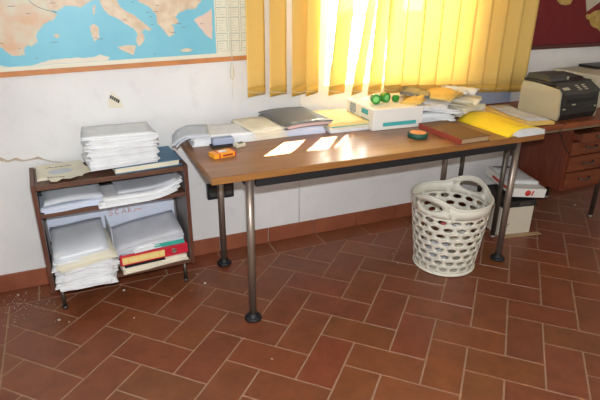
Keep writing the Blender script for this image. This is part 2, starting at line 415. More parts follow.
# ================================================================ WALL MAP
mp_ = thing('wall_map', 'large school wall map of the Mediterranean with a wooden bottom batten', 'map', (-.8, -.004, 1.06))
def zm(x): return 1.060 + (x + 1.36) * .021       # bottom edge
def slab(x0, x1, zo0, z1, y0, y1):
    bm = new(); prism(bm, [(x0, y0, zm(x0) + zo0), (x1, y0, zm(x1) + zo0), (x1, y0, z1), (x0, y0, z1)], (0, y1 - y0, 0)); return bm
obj('map_sheet', slab(-1.64, -.16, .012, 2.2, -.006, -.002), 'map_margin', mp_)
obj('sea', slab(-1.63, -.385, .035, 2.18, -.0066, -.0062), 'map_sea', mp_)
def land(name, pts, m, ox=0, oy=0, s=.25, y=-.0068):
    bm = new(); P = []
    pts = [(ox + a * s, oy + b * s) for a, b in pts]
    for i in range(len(pts)):           # roughened coast
        a, b = Vector(pts[i]), Vector(pts[(i + 1) % len(pts)]); n = max(1, int((b - a).length / 2.2))
        for k in range(n):
            p = a.lerp(b, k / n)
            if k: p += Vector((random.uniform(-.45, .45), random.uniform(-.45, .45)))
            P.append(p)
    w_ = [at_y(p.x, p.y, y) for p in P]
    w_ = [Vector((max(-1.628, p.x), p.y, max(p.z, zm(p.x) + .036))) for p in w_]
    prism(bm, w_, (0, -.0005, 0)); return obj(name, bm, m, mp_)
land('land', [(-80, -140), (190, -140), (215, -20), (205, 40), (228, 58), (215, 78), (180, 92), (165, 110), (145, 140), (150, 168), (125, 186), (110, 180), (96, 196), (100, 220), (50, 224), (28, 208), (0, 185), (-80, 180)], 'map_spain')
land('land', [(180, -140), (420, -140), (385, -10), (350, 10), (322, 30), (296, 24), (262, 22), (228, 46), (205, 38), (190, 0)], 'map_land', y=-.0075)
land('land', [(395, -60), (398, 5), (412, 32), (430, 55), (470, 75), (500, 95), (535, 115), (550, 140), (545, 165), (552, 184), (562, 182), (578, 160), (576, 140), (566, 128), (578, 116), (600, 124), (606, 114), (560, 82), (538, 62), (505, 45), (478, 26), (465, 0), (452, -60)], 'map_land')
land('land', [(470, 190), (500, 180), (545, 182), (535, 220), (505, 208)], 'map_land')
land('land', [(375, 95), (394, 108), (398, 150), (378, 168), (368, 145), (360, 105)], 'map_land')
land('land', [(213, 142), (226, 134), (240, 143), (228, 152)], 'map_land')
land('land', [(378, 60), (382, 20), (374, 22), (370, 55)], 'map_land')
land('land', [(100, 280), (130, 262), (200, 240), (290, 232), (350, 230), (385, 225), (400, 218), (440, 228), (432, 246), (436, 262), (436, 282), (100, 292)], 'map_africa')
land('land', [(-80, 250), (0, 262), (70, 275), (70, 290), (-80, 300)], 'map_africa')
land('land', [(545, -60), (540, -10), (560, 10), (600, 30), (625, 62), (630, 95), (655, 120), (676, 148), (694, 140), (696, 112), (684, 95), (706, 98), (714, 82), (700, 70), (716, 50), (745, 38), (782, 34), (806, 0), (815, -60)], 'map_land')
land('land', [(775, 78), (812, 60), (848, 34), (848, 158), (826, 142), (806, 118), (790, 98)], 'map_turkey')
land('land', [(720, 200), (745, 192), (772, 196), (760, 206), (732, 208)], 'map_land', y=-.0072)
# river / border print line and the legend tables at the right
bm = new()
tube(bm, [at_y(a / 4, b / 4, -.0076) for a, b in ((105, -10), (125, 12), (150, 28), (190, 42), (228, 50))], .0012, 5); obj('border_line', bm, 'map_ink', mp_)
obj('legend_panel', slab(-.385, -.165, .03, 2.18, -.0068, -.0062), 'map_margin', mp_)
bm = new()
for x0, x1 in ((-.378, -.325), (-.315, -.262), (-.252, -.215)):
    z = 1.12
    for h in (.055, .03, .07, .04, .06, .05, .045, .08, .03, .06, .05, .07):
        for xx in (x0, x1): bx(bm, xx - .001, xx + .001, -.0075, -.0069, z, z + h)
        bx(bm, x0, x1, -.0075, -.0069, z + h - .002, z + h + .001)
        for k in range(int(h / .012)): bx(bm, x0 + .006, x1 - random.uniform(.006, .03), -.0073, -.0069, z + .006 + k * .012, z + .0075 + k * .012)
        z += h + .006
obj('legend_tables', bm, 'map_line', mp_)
bm = new(); prism(bm, [(-1.655, -.016, zm(-1.655) - .006), (-.15, -.016, zm(-.15) - .006), (-.15, -.016, zm(-.15) + .016), (-1.655, -.016, zm(-1.655) + .016)], (0, .013, 0)); obj('batten', bm, 'batten', mp_)
bm = new()
for k in range(60):                   # small printed names over the sea and coasts
    x0 = random.uniform(-1.5, -.45); z0 = random.uniform(1.12, 1.9)
    bx(bm, x0, x0 + random.uniform(.008, .03), -.0082, -.0078, z0, z0 + .0022)
obj('printed_names', bm, 'map_ink', mp_)

# small card with writing on the wall behind the shelf
bm = new(); cpts = [at_y(a, b, -.003) for a, b in ((109, 108), (108, 101), (112, 91.5), (120, 99), (124, 108))]
prism(bm, cpts, (0, .0024, 0)); t = obj('paper_card', bm, 'paper_cream'); tag(t, 'small pointed cream card with black writing on the wall above the low shelf', 'paper')
bm = new()
for a, b in ((110.8, 97), (112.8, 98), (114.8, 99.2), (116.8, 100.2), (118.6, 101.4)):
    p = at_y(a, b, -.0036); box(bm, p, (.008, .0008, .016), rotm(0, R(20), 0))
obj('writing', bm, 'ink', t)

# ================================================================ RED NOTICE BOARD
bd = thing('notice_board', 'maroon felt notice board on the wall right of the blind', 'notice board', (2.3, -.02, 1.06))
bm = new(); bx(bm, 1.66, 3.1, -.018, -.001, 1.078, 1.9); obj('felt_panel', bm, 'board_red', bd)
bm = new(); bx(bm, 1.64, 3.12, -.026, -.001, 1.052, 1.077, bev=.003); bx(bm, 1.64, 3.12, -.026, -.001, 1.901, 1.925, bev=.003); bx(bm, 1.635, 1.659, -.026, -.001, 1.078, 1.9, bev=.003); bx(bm, 3.101, 3.125, -.026, -.001, 1.078, 1.9, bev=.003)
obj('frame', bm, 'board_frame', bd)
def cut(name, pts, m, label, th=.004):
    bm = new(); P = [at_y(a, b, -.0185) for a, b in pts]
    bmv = P; prism(bm, bmv, (0, -th, 0)); return tag(obj(name, bm, m), label, 'decoration')
bear = [(585.5, 16), (587, 14), (589.5, 14.5), (592, 12.5), (596, 10.5), (600, 10), (606, 11), (610, 14), (612, 20), (613, 27), (618, 33), (616, 39), (608, 36), (602, 34), (599, 31), (597, 28.5), (592.5, 27), (590, 24), (589.5, 20), (586.5, 19)]
b_ = cut('felt_bear', bear, 'felt_yellow', 'yellow-brown felt bear cutout at the right edge of the maroon board')
for nm, a, b in (('eye', 594.6, 17.2), ('nose', 588, 16.4)):
    bm = new(); p = at_y(a, b, -.0235); box(bm, p, (.009 if a > 590 else .005, .0015, .009 if a > 590 else .004), bev=.0007); obj(nm, bm, 'ink', b_)
cut('card_triangle', [(585, -12), (586.5, 11.5), (602, 0), (604, -12)], 'felt_white', 'pale card triangle pinned above the felt bear')
cut('felt_blob', [(556, -8), (557, 1), (560, 4), (565, 5.3), (570, 4), (572, 0), (573, -8)], 'felt_yellow', 'yellow rounded felt cutout at the top of the maroon board')

# ================================================================ TABLE
TT = .745
tb = thing('office_table', 'long brown laminate table with round steel legs under the window', 'table', (.25, -.45, 0))
bm = new(); prism(bm, [(-.634, -.765, TT), (1.118, -.772, TT), (1.118, -.100, TT), (-.634, -.100, TT)], (0, 0, -.002)); 
obj('table_top', bm, 'wood_top', tb)
bm = new(); bx(bm, -.634, 1.118, -.770, -.100, TT - .030, TT - .0022, bev=.0015); obj('top_edge', bm, 'wood_edge', tb)
for x0, x1, y0, y1 in ((-.435, .985, -.725, -.695), (-.42, .985, -.175, -.150), (-.475, -.445, -.69, -.18), (.993, 1.023, -.69, -.18)):
    bm = new(); bx(bm, x0, x1, y0, y1, .664, TT - .031); obj('apron', bm, 'black', tb)
for lx, ly in ((-.460, -.707), (1.0086, -.707), (-.441, -.161), (1.0086, -.161)):
    bm = new(); tube(bm, [(lx, ly, .018), (lx, ly, TT - .031)], .0175, 20); lg = obj('leg', bm, 'steel', tb)
    bm = new(); lathe(bm, [(.030, .0), (.040, .004), (.040, .012), (.034, .018), (.022, .020), (.022, .034), (.019, .036)], (lx, ly, .001), 28); obj('foot', bm, 'rubber', lg)

# ================================================================ LOW SHELF
SA = R(2.5); SO = Vector((-1.303, -.298, 0)); SH = .64; SW = .68; SD = .262
def sl(x, y, z=0): a, b = rot2(x, y, SA); return Vector((SO.x + a, SO.y + b, z))
def sbox(bm, x0, x1, y0, y1, z0, z1, bev=.001): box(bm, sl((x0 + x1) / 2, (y0 + y1) / 2, (z0 + z1) / 2), (x1 - x0, y1 - y0, z1 - z0), rotm(0, 0, SA), bev)
sh = thing('low_shelf', 'low dark wooden shelf unit crammed with papers left of the table', 'shelf', tuple(sl(SW / 2, SD / 2)))
for nm, x0, x1 in (('side_panel', 0, .018), ('side_panel', SW - .018, SW)):
    bm = new(); sbox(bm, x0, x1, 0, SD, .105, SH); s_ = obj(nm, bm, 'shelf_edge', sh)
    bm = new(); xi = (x1 + .0002, x1 + .0012) if x0 == 0 else (x0 - .0012, x0 - .0002)
    sbox(bm, xi[0], xi[1], .003, SD - .01, .135, .475, 0); sbox(bm, xi[0], xi[1], .003, SD - .01, .505, SH - .03, 0); obj('side_lining', bm, 'shelf_grey', s_)
bm = new(); sbox(bm, .0185, SW - .0185, .004, SD, SH - .028, SH - .006); obj('top_board', bm, 'shelf_wood', sh)
bm = new(); sbox(bm, .0185, SW - .0185, .002, SD - .006, .482, .502); obj('shelf_board', bm, 'shelf_wood', sh)
bm = new(); sbox(bm, .0185, SW - .0185, .002, SD - .006, .112, .132); obj('shelf_board', bm, 'shelf_wood', sh)
bm = new(); sbox(bm, .0185, SW - .0185, SD - .005, SD, .112, SH - .029, 0); obj('back_panel', bm, 'shelf_grey', sh)
for x0 in (.045, SW - .05):
    for y0 in (.02, SD - .03):
        bm = new(); p0 = sl(x0, y0, .001); tube(bm, [p0, p0 + Vector((0, 0, .014))], .014, 14); tube(bm, [p0 + Vector((0, 0, .0145)), p0 + Vector((0, 0, .1105))], .009, 12); obj('leg', bm, 'steel_dark', sh)

def spile(name, label, cat, m, x, y, z, w, d, n, t, rz=0, **kw):
    p = sl(x, y, z); return tag(obj(name, pile(p, w, d, n, t, SA + rz, **kw), m), label, cat)
# upper bay
spile('paper_stack', 'flat stack of white sheets in the left half of the upper shelf bay', 'papers', 'paper_blue', .155, .105, .5035, .26, .20, 7, .0028, jit=.008, jr=4, fn=lambda u, v, f: (0, 0, .002 * math.sin(3 * u)))
spile('plastic_folder', 'milky plastic folder on the left stack of the upper shelf bay', 'folder', 'plastic_clear', .158, .115, .532, .245, .19, 4, .0035, rz=.03, jit=.004, jr=2, fn=lambda u, v, f: (0, 0, f * .012 * (1 + v) + .006 * math.cos(2 * u)))
def curl(u, v, f): return (0, 0, (.020 + .012 * f) * max(0, u - .1) ** 2 * 1.9 - .010 * max(0, -u - .5) * (1 - f) * 0)
spile('paper_stack', 'fanned white sheets curling up at the right of the upper shelf bay', 'papers', 'paper', .455, .085, .5035, .36, .22, 9, .0026, jit=.008, jr=4, rz=.02, fn=curl, grow=lambda f: (-.02 + .03 * f, -.01 + .012 * f, 0))
spile('printed_form', 'grey printed forms curled on top of the fanned sheets in the shelf', 'papers', 'paper_grey', .50, .110, .541, .30, .20, 3, .0022, jit=.004, jr=3, rz=.05, fn=lambda u, v, f: (0, 0, .026 * max(0, u + .1) ** 2))
# lower bay
t = thing('carton', 'white carton with faint orange pen marks at the back of the lower shelf bay', 'box', tuple(sl(.36, .235, .133)))
bm = new(); sbox(bm, .03, .645, .222, .254, .133, .478, .002); obj('carton_body', bm, 'paper_blue', t)
def pen(bm, strokes, y, r_=.002):
    for st in strokes: tube(bm, [sl(a, y, b) for a, b in st], r_, 5)
bm = new(); y_ = .220; z0 = .352
pen(bm, [[(.335, z0 + .026), (.318, z0 + .028), (.316, z0 + .016), (.333, z0 + .010), (.330, z0), (.314, z0)],
         [(.365, z0 + .026), (.348, z0 + .022), (.346, z0 + .006), (.364, z0)],
         [(.378, z0), (.389, z0 + .027), (.400, z0)], [(.382, z0 + .01), (.397, z0 + .01)],
         [(.411, z0), (.411, z0 + .027), (.424, z0 + .02), (.412, z0 + .013), (.426, z0)], [(.438, z0), (.446, z0 + .014), (.462, z0 + .008), (.476, z0 + .012)]], y_)
obj('pen_marks', bm, 'ink_orange', t)
def sag(u, v, f): 
    e = max(0, -v); return (0, -.0 * e, -.010 * e * e * (1 - f * .2) + .010 * math.sin(2.2 * u + f * 3) * f + (.012 * max(0, -v - .5)))
spile('paper_stack', 'tall sagging pile of white papers spilling out of the lower shelf bay', 'papers', 'paper', .160, .085, .144, .245, .25, 21, .0045, jit=.014, jr=9, fn=sag, grow=lambda f: (.012 * (1 - f), -.025 * (1 - f), 0), gap=.0014, ragged=.004)
spile('cream_papers', 'cream sheets sandwiched in the tall pile in the lower shelf bay', 'papers', 'paper_cream', .172, .070, .2760, .255, .26, 5, .003, jit=.008, jr=4, fn=lambda u, v, f: (0, 0, -.03 * max(0, -v) ** 2 + .008 * math.sin(2 * u)), ragged=.002)
spile('plastic_sleeve', 'milky grey plastic sleeves topping the tall paper pile in the shelf', 'folder', 'plastic_clear', .155, .090, .300, .235, .24, 6, .006, jit=.004, jr=2, tilt=(R(9), 0), fn=lambda u, v, f: (0, 0, -.034 * max(0, -v - .1) ** 2 + .006 * math.sin(2 * u)))
spile('card_divider', 'thin grey card divider standing beside the tall paper pile in the shelf', 'folder', 'paper_grey', .294, .080, .25, .003, .17, 1, .13, rz=.04, jit=0, jr=0, nx=2)
# right side, bottom up
spile('paper_stack', 'loose cream and grey sheets under the red binder box in the shelf', 'papers', 'paper_cream', .485, .095, .133, .32, .20, 5, .0055, jit=.010, jr=5, ragged=.003)
t = thing('binder_box', 'red binder box with a cream label lying in the lower shelf bay', 'binder', tuple(sl(.47, .08, .166)))
RB = rotm(0, 0, SA + .03)
bc = sl(.482, .106, .197); bm = new(); box(bm, bc, (.335, .206, .055), RB, .003); obj('binder_body', bm, 'red', t)
def bl(x, y, z): return bc + RB @ Vector((x, y, z))
bm = new(); box(bm, bl(-.055, -.1042, -.001), (.205, .0012, .036), RB); obj('spine_label', bm, 'label_cream', t)
bm = new()
for k in range(4): box(bm, bl(-.13 + k * .05, -.1054, 0), (.0016, .0008, .033), RB)
for zz in (-.014, .014): box(bm, bl(-.055, -.1054, zz), (.196, .0008, .0014), RB)
obj('label_print', bm, 'orange', t)
bm = new(); lathe(bm, [(.011, 0), (.013, .001), (.013, .003), (.008, .003), (.007, .0015)], bl(.095, -.1032, 0), 24, RB.to_3x3() @ Matrix.Rotation(R(90), 3, 'X')); obj('finger_ring', bm, 'steel', t)
bm = new(); box(bm, bl(.0, .0, .0295), (.31, .19, .003), RB); obj('box_lid_papers', bm, 'paper_grey', t)
spile('dark_folder', 'thin dark folder sticking out beneath the red binder box', 'folder', 'black', .43, .085, .1335 + .032, .20, .20, 1, .0016, rz=.03, jit=0, jr=0)
spile('teal_folder', 'teal folder wedged at the right above the red binder box', 'folder', 'teal_folder', .560, .105, .2295, .15, .20, 3, .006, jit=.002, jr=2)
spile('paper_stack', 'white envelopes lying on the red binder box in the shelf', 'papers', 'paper', .445, .10, .2295, .14, .20, 4, .004, jit=.01, jr=5, rz=.12)
def dropl(u, v, f): return (0, 0, -.012 * max(0, -u) ** 2 - .012 * max(0, -v - .2) ** 2)
spile('grey_folder', 'thick grey folder slanting over the stack at the right of the lower shelf bay', 'folder', 'paper_grey', .470, .112, .2600, .330, .20, 7, .0056, jit=.003, jr=1.5, tilt=(R(10), R(-5)), fn=dropl)
spile('paper_roll', 'thin white booklet resting on the front of the grey folder in the shelf', 'papers', 'paper', .50, .035, .256, .20, .05, 2, .006, jit=.002, jr=1, rz=.06, tilt=(R(12), R(-6)))

# things on the top board
zt = SH - .006 + .0005
t = thing('old_print', 'torn cream sheet with an oval drawing on the left end of the low shelf', 'paper', tuple(sl(.10, .11, zt)))
P = [(.010, .215), (.055, .228), (.215, .232), (.222, .16), (.268, .075), (.225, .065), (.190, .045), (.150, .022), (.118, .034), (.095, .006), (.072, .014), (.060, .05), (.036, .12)]
bm = new(); prism(bm, [sl(a + .012, (b - .12) * 1.18 + .128, zt + .012) for a, b in P], (0, 0, .0015)); obj('sheet', bm, 'paper_cream', t)
bm = new(); prism(bm, [sl(.128 + .052 * math.cos(k * R(20)), .125 + .036 * math.sin(k * R(20)), zt + .0137) for k in range(18)], (0, 0, .0006)); obj('oval_print', bm, 'paper_grey', t)
bm = new()
for k in range(9): box(bm, sl(.075 + k * .0125, .196 + .004 * math.sin(k * 2), zt + .0141), (.009, .004 + .004 * (k % 2), .0008), rotm(0, 0, SA + .2 * math.sin(k)))
for k in range(6): box(bm, sl(.075 + k * .012, .060 - k * .003, zt + .0141), (.009, .005, .0008), rotm(0, 0, SA - .2))
obj('lettering', bm, 'ink', t)
for k in range(4):
    pass
spile('loose_papers', 'few crumpled sheets beneath the torn cream print on the shelf top', 'papers', 'paper_cream', .125, .14, zt, .19, .15, 4, .0022, jit=.004, jr=3)
t = thing('blue_folder', 'blue-covered folder of papers lying on the right of the shelf top', 'folder', tuple(sl(.50, .12, zt)))
bm = new(); RB = rotm(0, 0, SA + .05); box(bm, sl(.50, .135, zt + .002), (.31, .235, .004), RB, .0005); box(bm, sl(.50, .135, zt + .030), (.31, .235, .004), RB, .0005); box(bm, sl(.50, .252, zt + .016), (.31, .003, .024), RB)
obj('cover', bm, 'blue_cover', t)
obj('pages', pile(sl(.495, .132, zt + .0045), .295, .222, 6, .0032, SA + .05, jit=.002, jr=.6), 'paper_cream', t)
spile('paper_stack', 'high heap of white papers on the blue folder on the shelf top', 'papers', 'paper', .40, .125, zt + .034, .30, .21, 30, .0042, jit=.012, jr=6, gap=.0006)

# ================================================================ ON THE TABLE
def tpile(name, label, cat, m, x, y, z, w, d, n, t, rz=0, **kw): return tag(obj(name, pile((x, y, TT + z + .0004), w, d, n, t, rz, **kw), m), label, cat)
# left end, rear
tpile('paper_stack', 'low stack of white papers at the left rear corner of the table', 'papers', 'paper', -.45, -.235, 0, .30, .21, 10, .0035, rz=-.08, jit=.008, jr=5)
tpile('loose_sheets', 'grey sheets drooping over the left end of the table', 'papers', 'paper_grey', -.60, -.27, .041, .16, .20, 3, .003, rz=-.15, jit=.006, jr=6, fn=lambda u, v, f: (0, 0, -.05 * max(0, -u - .1) ** 2 + .01))
tpile('cream_papers', 'pile of cream sheets between the white stack and the grey folder', 'papers', 'paper_cream', -.235, -.215, 0, .19, .26, 10, .0042, rz=.12, jit=.008, jr=5)
t = thing('desk_stapler', 'pale grey office stapler with a dark base near the left end of the table', 'stapler', (-.475, -.36, TT))
bm = new(); box(bm, (-.475, -.372, TT + .006), (.115, .05, .010), None, .002); obj('base', bm, 'plastic_black', t)
bm = new(); box(bm, (-.475, -.372, TT + .028), (.10, .046, .030), None, .005); obj('upper_arm', bm, 'lilac', t)
t = thing('eraser_block', 'small beige block with dark ends beside the grey stapler', 'eraser', (-.40, -.42, TT))
bm = new(); box(bm, (-.405, -.405, TT + .009), (.05, .036, .017), rotm(0, 0, .3), .003); obj('block', bm, 'carton_dim', t)
bm = new(); box(bm, (-.40, -.408, TT + .0185), (.026, .020, .002), rotm(0, 0, .3)); obj('dark_mark', bm, 'plastic_grey', t)
YB_ = rotm(0, 0, R(11)); yc = Vector((-.516, -.512, TT + .0105))
t = thing('film_box', 'small yellow-orange cardboard box lying near the left table corner', 'box', (-.516, -.512, TT))
bm = new(); box(bm, yc, (.105, .058, .020), YB_, .0012); obj('box_body', bm, 'orange', t)
for xx in (-.0265, .049): bm = new(); box(bm, yc + YB_ @ Vector((xx, 0, 0)), (.006, .0592, .0212), YB_); obj('red_band', bm, 'red', t)
bm = new(); box(bm, yc + YB_ @ Vector((.003, .004, .0108)), (.036, .026, .0006), YB_); obj('white_label', bm, 'paper', t)
bm = new(); box(bm, yc + YB_ @ Vector((.012, -.0296, 0)), (.048, .0006, .008), YB_); obj('side_print', bm, 'red_dark', t)
# dark grey portfolio on papers
tpile('paper_stack', 'thick stack of white papers under the dark grey portfolio', 'papers', 'paper_blue', -.062, -.185, 0, .268, .30, 9, .0033, rz=-.02, jit=.007, jr=2)
t = thing('portfolio', 'dark grey portfolio folder with pink sheets near the middle of the table', 'folder', (-.03, -.18, TT + .036))
fx, fy, fr = -.030, -.180, .06
def bulge(u, v, f): return (0, 0, .006 * (1 - u * u))
bm = pile((fx, fy, TT + .0375), .268, .345, 1, .003, fr, jit=0, jr=0, fn=bulge)
t2 = pile((fx, fy, TT + .0575), .270, .345, 1, .0035, fr, jit=0, jr=0, fn=lambda u, v, f: (0, 0, .005 * (1 - u * u) - .010 * max(0, -u - .6)))
join(bm, t2); obj('cover', bm, 'folder_grey', t)
obj('inner_sheets', pile((fx + .008, fy - .002, TT + .0415), .245, .335, 4, .0033, fr, jit=.003, jr=.8, fn=bulge), 'folder_pink', t)
# cream folders
for k, (m, lab, z, rr, w_) in enumerate((('paper', 'white folder at the bottom of the pile right of the portfolio', 0, .02, .235), ('paper_cream', 'cream folder in the middle of the pile right of the portfolio', .0135, -.05, .225), ('teal', 'thin pale teal folder second from top right of the portfolio', .027, .03, .225), ('label_cream', 'pale yellow folder topmost of the pile right of the portfolio', .0325, -.04, .225))):
    tpile('paper_folder', lab, 'folder', m, .205, -.215, z, w_, .30, 3 if k != 2 else 1, .004 if k != 2 else .0036, rz=rr, jit=.003, jr=.8)
# ream carton with green rolls
t = thing('paper_carton', 'white copy-paper carton with teal print standing at the rear of the table', 'box', (.47, -.27, TT))
cc = Vector((.462, -.262, TT + .056)); CR = rotm(0, 0, -.03)
bm = new(); box(bm, cc, (.300, .300, .110), CR, .003); obj('carton_body', bm, 'carton', t)
bm = new()
box(bm, cc + CR @ Vector((0.01, -.1508, -.026)), (.20, .0008, .020), CR); box(bm, cc + CR @ Vector((-.1508, -.06, .03)), (.0008, .07, .026), CR)
obj('teal_print', bm, 'teal', t)
bm = new(); a_ = [cc + CR @ Vector((-.1512, yy, zz)) for yy, zz in ((.10, .045), (.05, .045), (.04, .01), (.075, -.012), (.105, .01), (.10, .045))]; tube(bm, a_, .0016, 5)
for k in range(5): box(bm, cc + CR @ Vector((-.1510, .074, .038 - k * .008)), (.0008, .045, .003), CR)
for k in range(5): box(bm, cc + CR @ Vector((-.1510, -.03 - .018 * k, -.012)), (.0008, .012, .014), CR)
obj('blue_logo', bm, 'blue_cover', t)
for k, (gx, gy, lab) in enumerate(((.388, -.290, 'leftmost of the three green tape rolls on the white carton'), (.458, -.270, 'middle one of the three green tape rolls on the white carton'))):
    t = thing('tape_roll', lab, 'tape roll', (gx, gy, TT + .112), 'green rolls on the white carton')
    m = (rotm(0, 0, R(-18 if k == 0 else 12)).to_3x3()) @ Matrix.Rotation(R(90), 3, 'X'); c = Vector((gx, gy, TT + .112 + .0265))
    bm = new(); lathe(bm, [(.017, -.016), (.0255, -.016), (.0260, -.013), (.0260, .013), (.0255, .016), (.017, .016)], c, 32, m); obj('tape', bm, 'green', t)
    bm = new(); lathe(bm, [(.010, .017), (.0165, .017), (.0165, -.017), (.010, -.017)], c, 24, m); obj('core', bm, 'green_light', t)
t = thing('tape_roll', 'smallest of the three green tape rolls on the white carton, at the right', 'tape roll', (.520, -.28, TT + .112))
m = rotm(0, 0, R(20)).to_3x3() @ Matrix.Rotation(R(90), 3, 'X')
bm = new(); lathe(bm, [(.010, -.012), (.018, -.012), (.018, .012), (.010, .012)], Vector((.520, -.28, TT + .112 + .0185)), 24, m); obj('tape', bm, 'green', t)
# loose paper heaps in the middle rear
def wav(u, v, f): return (0, 0, .012 * math.sin(2.5 * u + 5 * f) * math.cos(1.7 * v + 3 * f))
def tp(m, lab, x, y, z, w, d, n, t_, rz, fn=wav, nm='paper_stack', **kw): return tpile(nm, lab, 'papers', m, x, y, z, w, d, n, t_, rz, jit=.012, jr=8, fn=fn, **kw)
tp('paper', 'white lower stack of papers right of the white carton', .730, -.285, .012, .20, .29, 8, .0052, -.30)
tp('paper', 'white curved sheets fanned over the white stack right of the carton', .745, -.29, .074, .23, .30, 4, .0035, -.20, tilt=(0, R(7)))
tp('paper', 'white sheets lying across the middle of the paper heap', .790, -.25, .100, .21, .29, 3, .003, -.9, tilt=(R(4), R(3)))
tp('paper_cream', 'crumpled cream sheets at the right side of the paper heap', .975, -.22, .012, .22, .28, 9, .0046, .3)
tp('paper_cream', 'cream sheets topping the heap of papers below the blind hem', .955, -.19, .078, .24, .27, 5, .0045, .8, tilt=(R(3), R(-3)))
tp('manila', 'manila envelope lying on top of the paper heap under the blind', .85, -.23, .122, .22, .31, 2, .004, -1.05, nm='manila_envelope')
tp('manila', 'manila envelope perched above the right end of the white carton', .625, -.30, .118, .12, .20, 2, .004, -.75, nm='manila_envelope', tilt=(R(4), R(-8)))
tp('paper_cream', 'curled cream sheet in front on the right of the paper heap', .93, -.30, .072, .17, .20, 2, .003, .5, fn=lambda u, v, f: (0, 0, .035 * u * u))
tp('paper', 'white crumpled sheet at the top right of the paper heap', 1.02, -.17, .112, .15, .20, 2, .003, .2, fn=lambda u, v, f: (0, 0, .02 * math.sin(4 * u + 2 * v)))
tp('folder_grey', 'dark folder end poking out over the carton below the blind', .70, -.21, .134, .16, .20, 2, .004, -.6, nm='dark_folder', tilt=(0, R(5)))
# brown book
t = thing('old_book', 'brown hardback book with a red spine at the right front of the table', 'book', (.66, -.60, TT))
BR_ = rotm(0, 0, R(1.5)); bc = Vector((.662, -.606, TT + .0150))
bm = new(); box(bm, bc + Vector((0, 0, .0122)), (.178, .330, .003), BR_, .0006); box(bm, bc - Vector((0, 0, .0128)), (.178, .330, .003), BR_, .0006); obj('cover', bm, 'book_brown', t)
bm = new(); box(bm, bc + BR_ @ Vector((-.0885, 0, -.0003)), (.004, .330, .0275), BR_, .0006); obj('spine', bm, 'book_edge', t)
bm = new(); box(bm, bc + BR_ @ Vector((.001, 0, -.0003)), (.168, .318, .0218), BR_); obj('page_block', bm, 'carton_brown', t)
# round tape roll
t = thing('masking_roll', 'flat dark green roll with an orange top in front of the carton', 'tape roll', (.465, -.585, TT))
bm = new(); lathe(bm, [(.048, .0), (.050, .002), (.050, .022), (.048, .024), (.042, .0245), (.042, .021)], (.465, -.580, TT + .0005), 40); obj('roll', bm, 'green_dark', t)
bm = new(); lathe(bm, [(.0415, .0222), (.0415, .0245), (.030, .0252), (.002, .0252)], (.465, -.580, TT + .0005), 40); obj('orange_disc', bm, 'peach', t)
# yellow folder
t = thing('yellow_folder', 'bright yellow folder full of white sheets at the right end of the table', 'folder', (1.0, -.57, TT))
YR = R(1.0)
def yfn(u, v, f): return (0, 0, .020 * (1 - abs(u) ** 3) * f * (.65 + .35 * v) - .004 * max(0, v))
obj('inner_sheets', pile((1.012, -.588, TT + .003), .180, .385, 6, .0032, YR, jit=.003, jr=1.0, fn=lambda u, v, f: (0, 0, .006 * (1 - u * u) * f)), 'paper', t)
bm = pile((.995, -.565, TT + .0006), .245, .375, 1, .0016, YR, jit=0, jr=0)
top = new()
sheet(top, .205, .385, .0018, Matrix.Translation((.985, -.568, TT + .0335)) @ Matrix.Rotation(YR, 4, 'Z'), lambda u, v: (0, 0, .006 * (1 - u * u) - .030 * max(0, -u - .35) ** 1.3 / .65 ** 1.3 - .006 * max(0, u) ** 2 + .003 * math.sin(v * 3) * (1 + u) * .5), 14, 10)
join(bm, top); obj('cover', bm, 'yellow', t)
# open yellow envelope at rear right
t = thing('open_envelope', 'open yellow-orange envelope with grey sheets between the table and the printer', 'envelope', (1.3, -.38, .722))
def ef(u, v, f): return (0, 0, .004 * (1 - u * u) + .012 * max(0, -u - .3) + .016 * max(0, v - .4))
obj('envelope', pile((1.300, -.385, .7225), .20, .40, 5, .0032, R(-3), jit=0, jr=0, fn=ef), 'manila', t)
obj('grey_sheets', pile((1.312, -.39, .7425), .150, .34, 2, .002, R(-4), jit=.003, jr=2, fn=ef), 'paper_grey', t)

# ================================================================ DESK ON THE RIGHT
dk = thing('writing_desk', 'old reddish-brown wooden desk with drawers at the right', 'desk', (1.9, -.3, 0))
DT = .722
bm = new(); bx(bm, 1.126, 2.75, -.600, -.03, DT - .030, DT, bev=.002); obj('desk_top', bm, 'desk_wood', dk)
for ya, yb in ((-.560, -.535), (-.10, -.075)):
    bm = new(); bx(bm, 1.17, 2.03, ya, yb, DT - .058, DT - .031); obj('rail', bm, 'rail_light', dk)
for lx, ly in ((1.184, -.475), (1.184, -.12), (2.015, -.494), (2.015, -.12)):
    bm = new(); tube(bm, [(lx, ly, .016), (lx, ly, DT - .06)], .0145, 14); lg = obj('leg', bm, 'steel_dark', dk)
    bm = new(); lathe(bm, [(.018, .0), (.020, .004), (.020, .014), (.016, .017)], (lx, ly, .001), 18); obj('foot', bm, 'steel', lg)
pd = new(); x0, x1, y0, y1, z0, z1 = 1.628, 1.985, -.52, -.13, .255, DT - .060
bx(pd, x0, x0 + .018, y0, y1, z0, z1); bx(pd, x1 - .018, x1, y0, y1, z0, z1); bx(pd, x0 + .018, x1 - .018, y0, y1, z0, z0 + .018); bx(pd, x0 + .018, x1 - .018, y1 - .012, y1, z0 + .018, z1)
for zz in (.372, .478, .575): bx(pd, x0 + .018, x1 - .018, y0 + .002, y1 - .012, zz, zz + .010)
obj('pedestal', pd, 'ped_wood', dk)
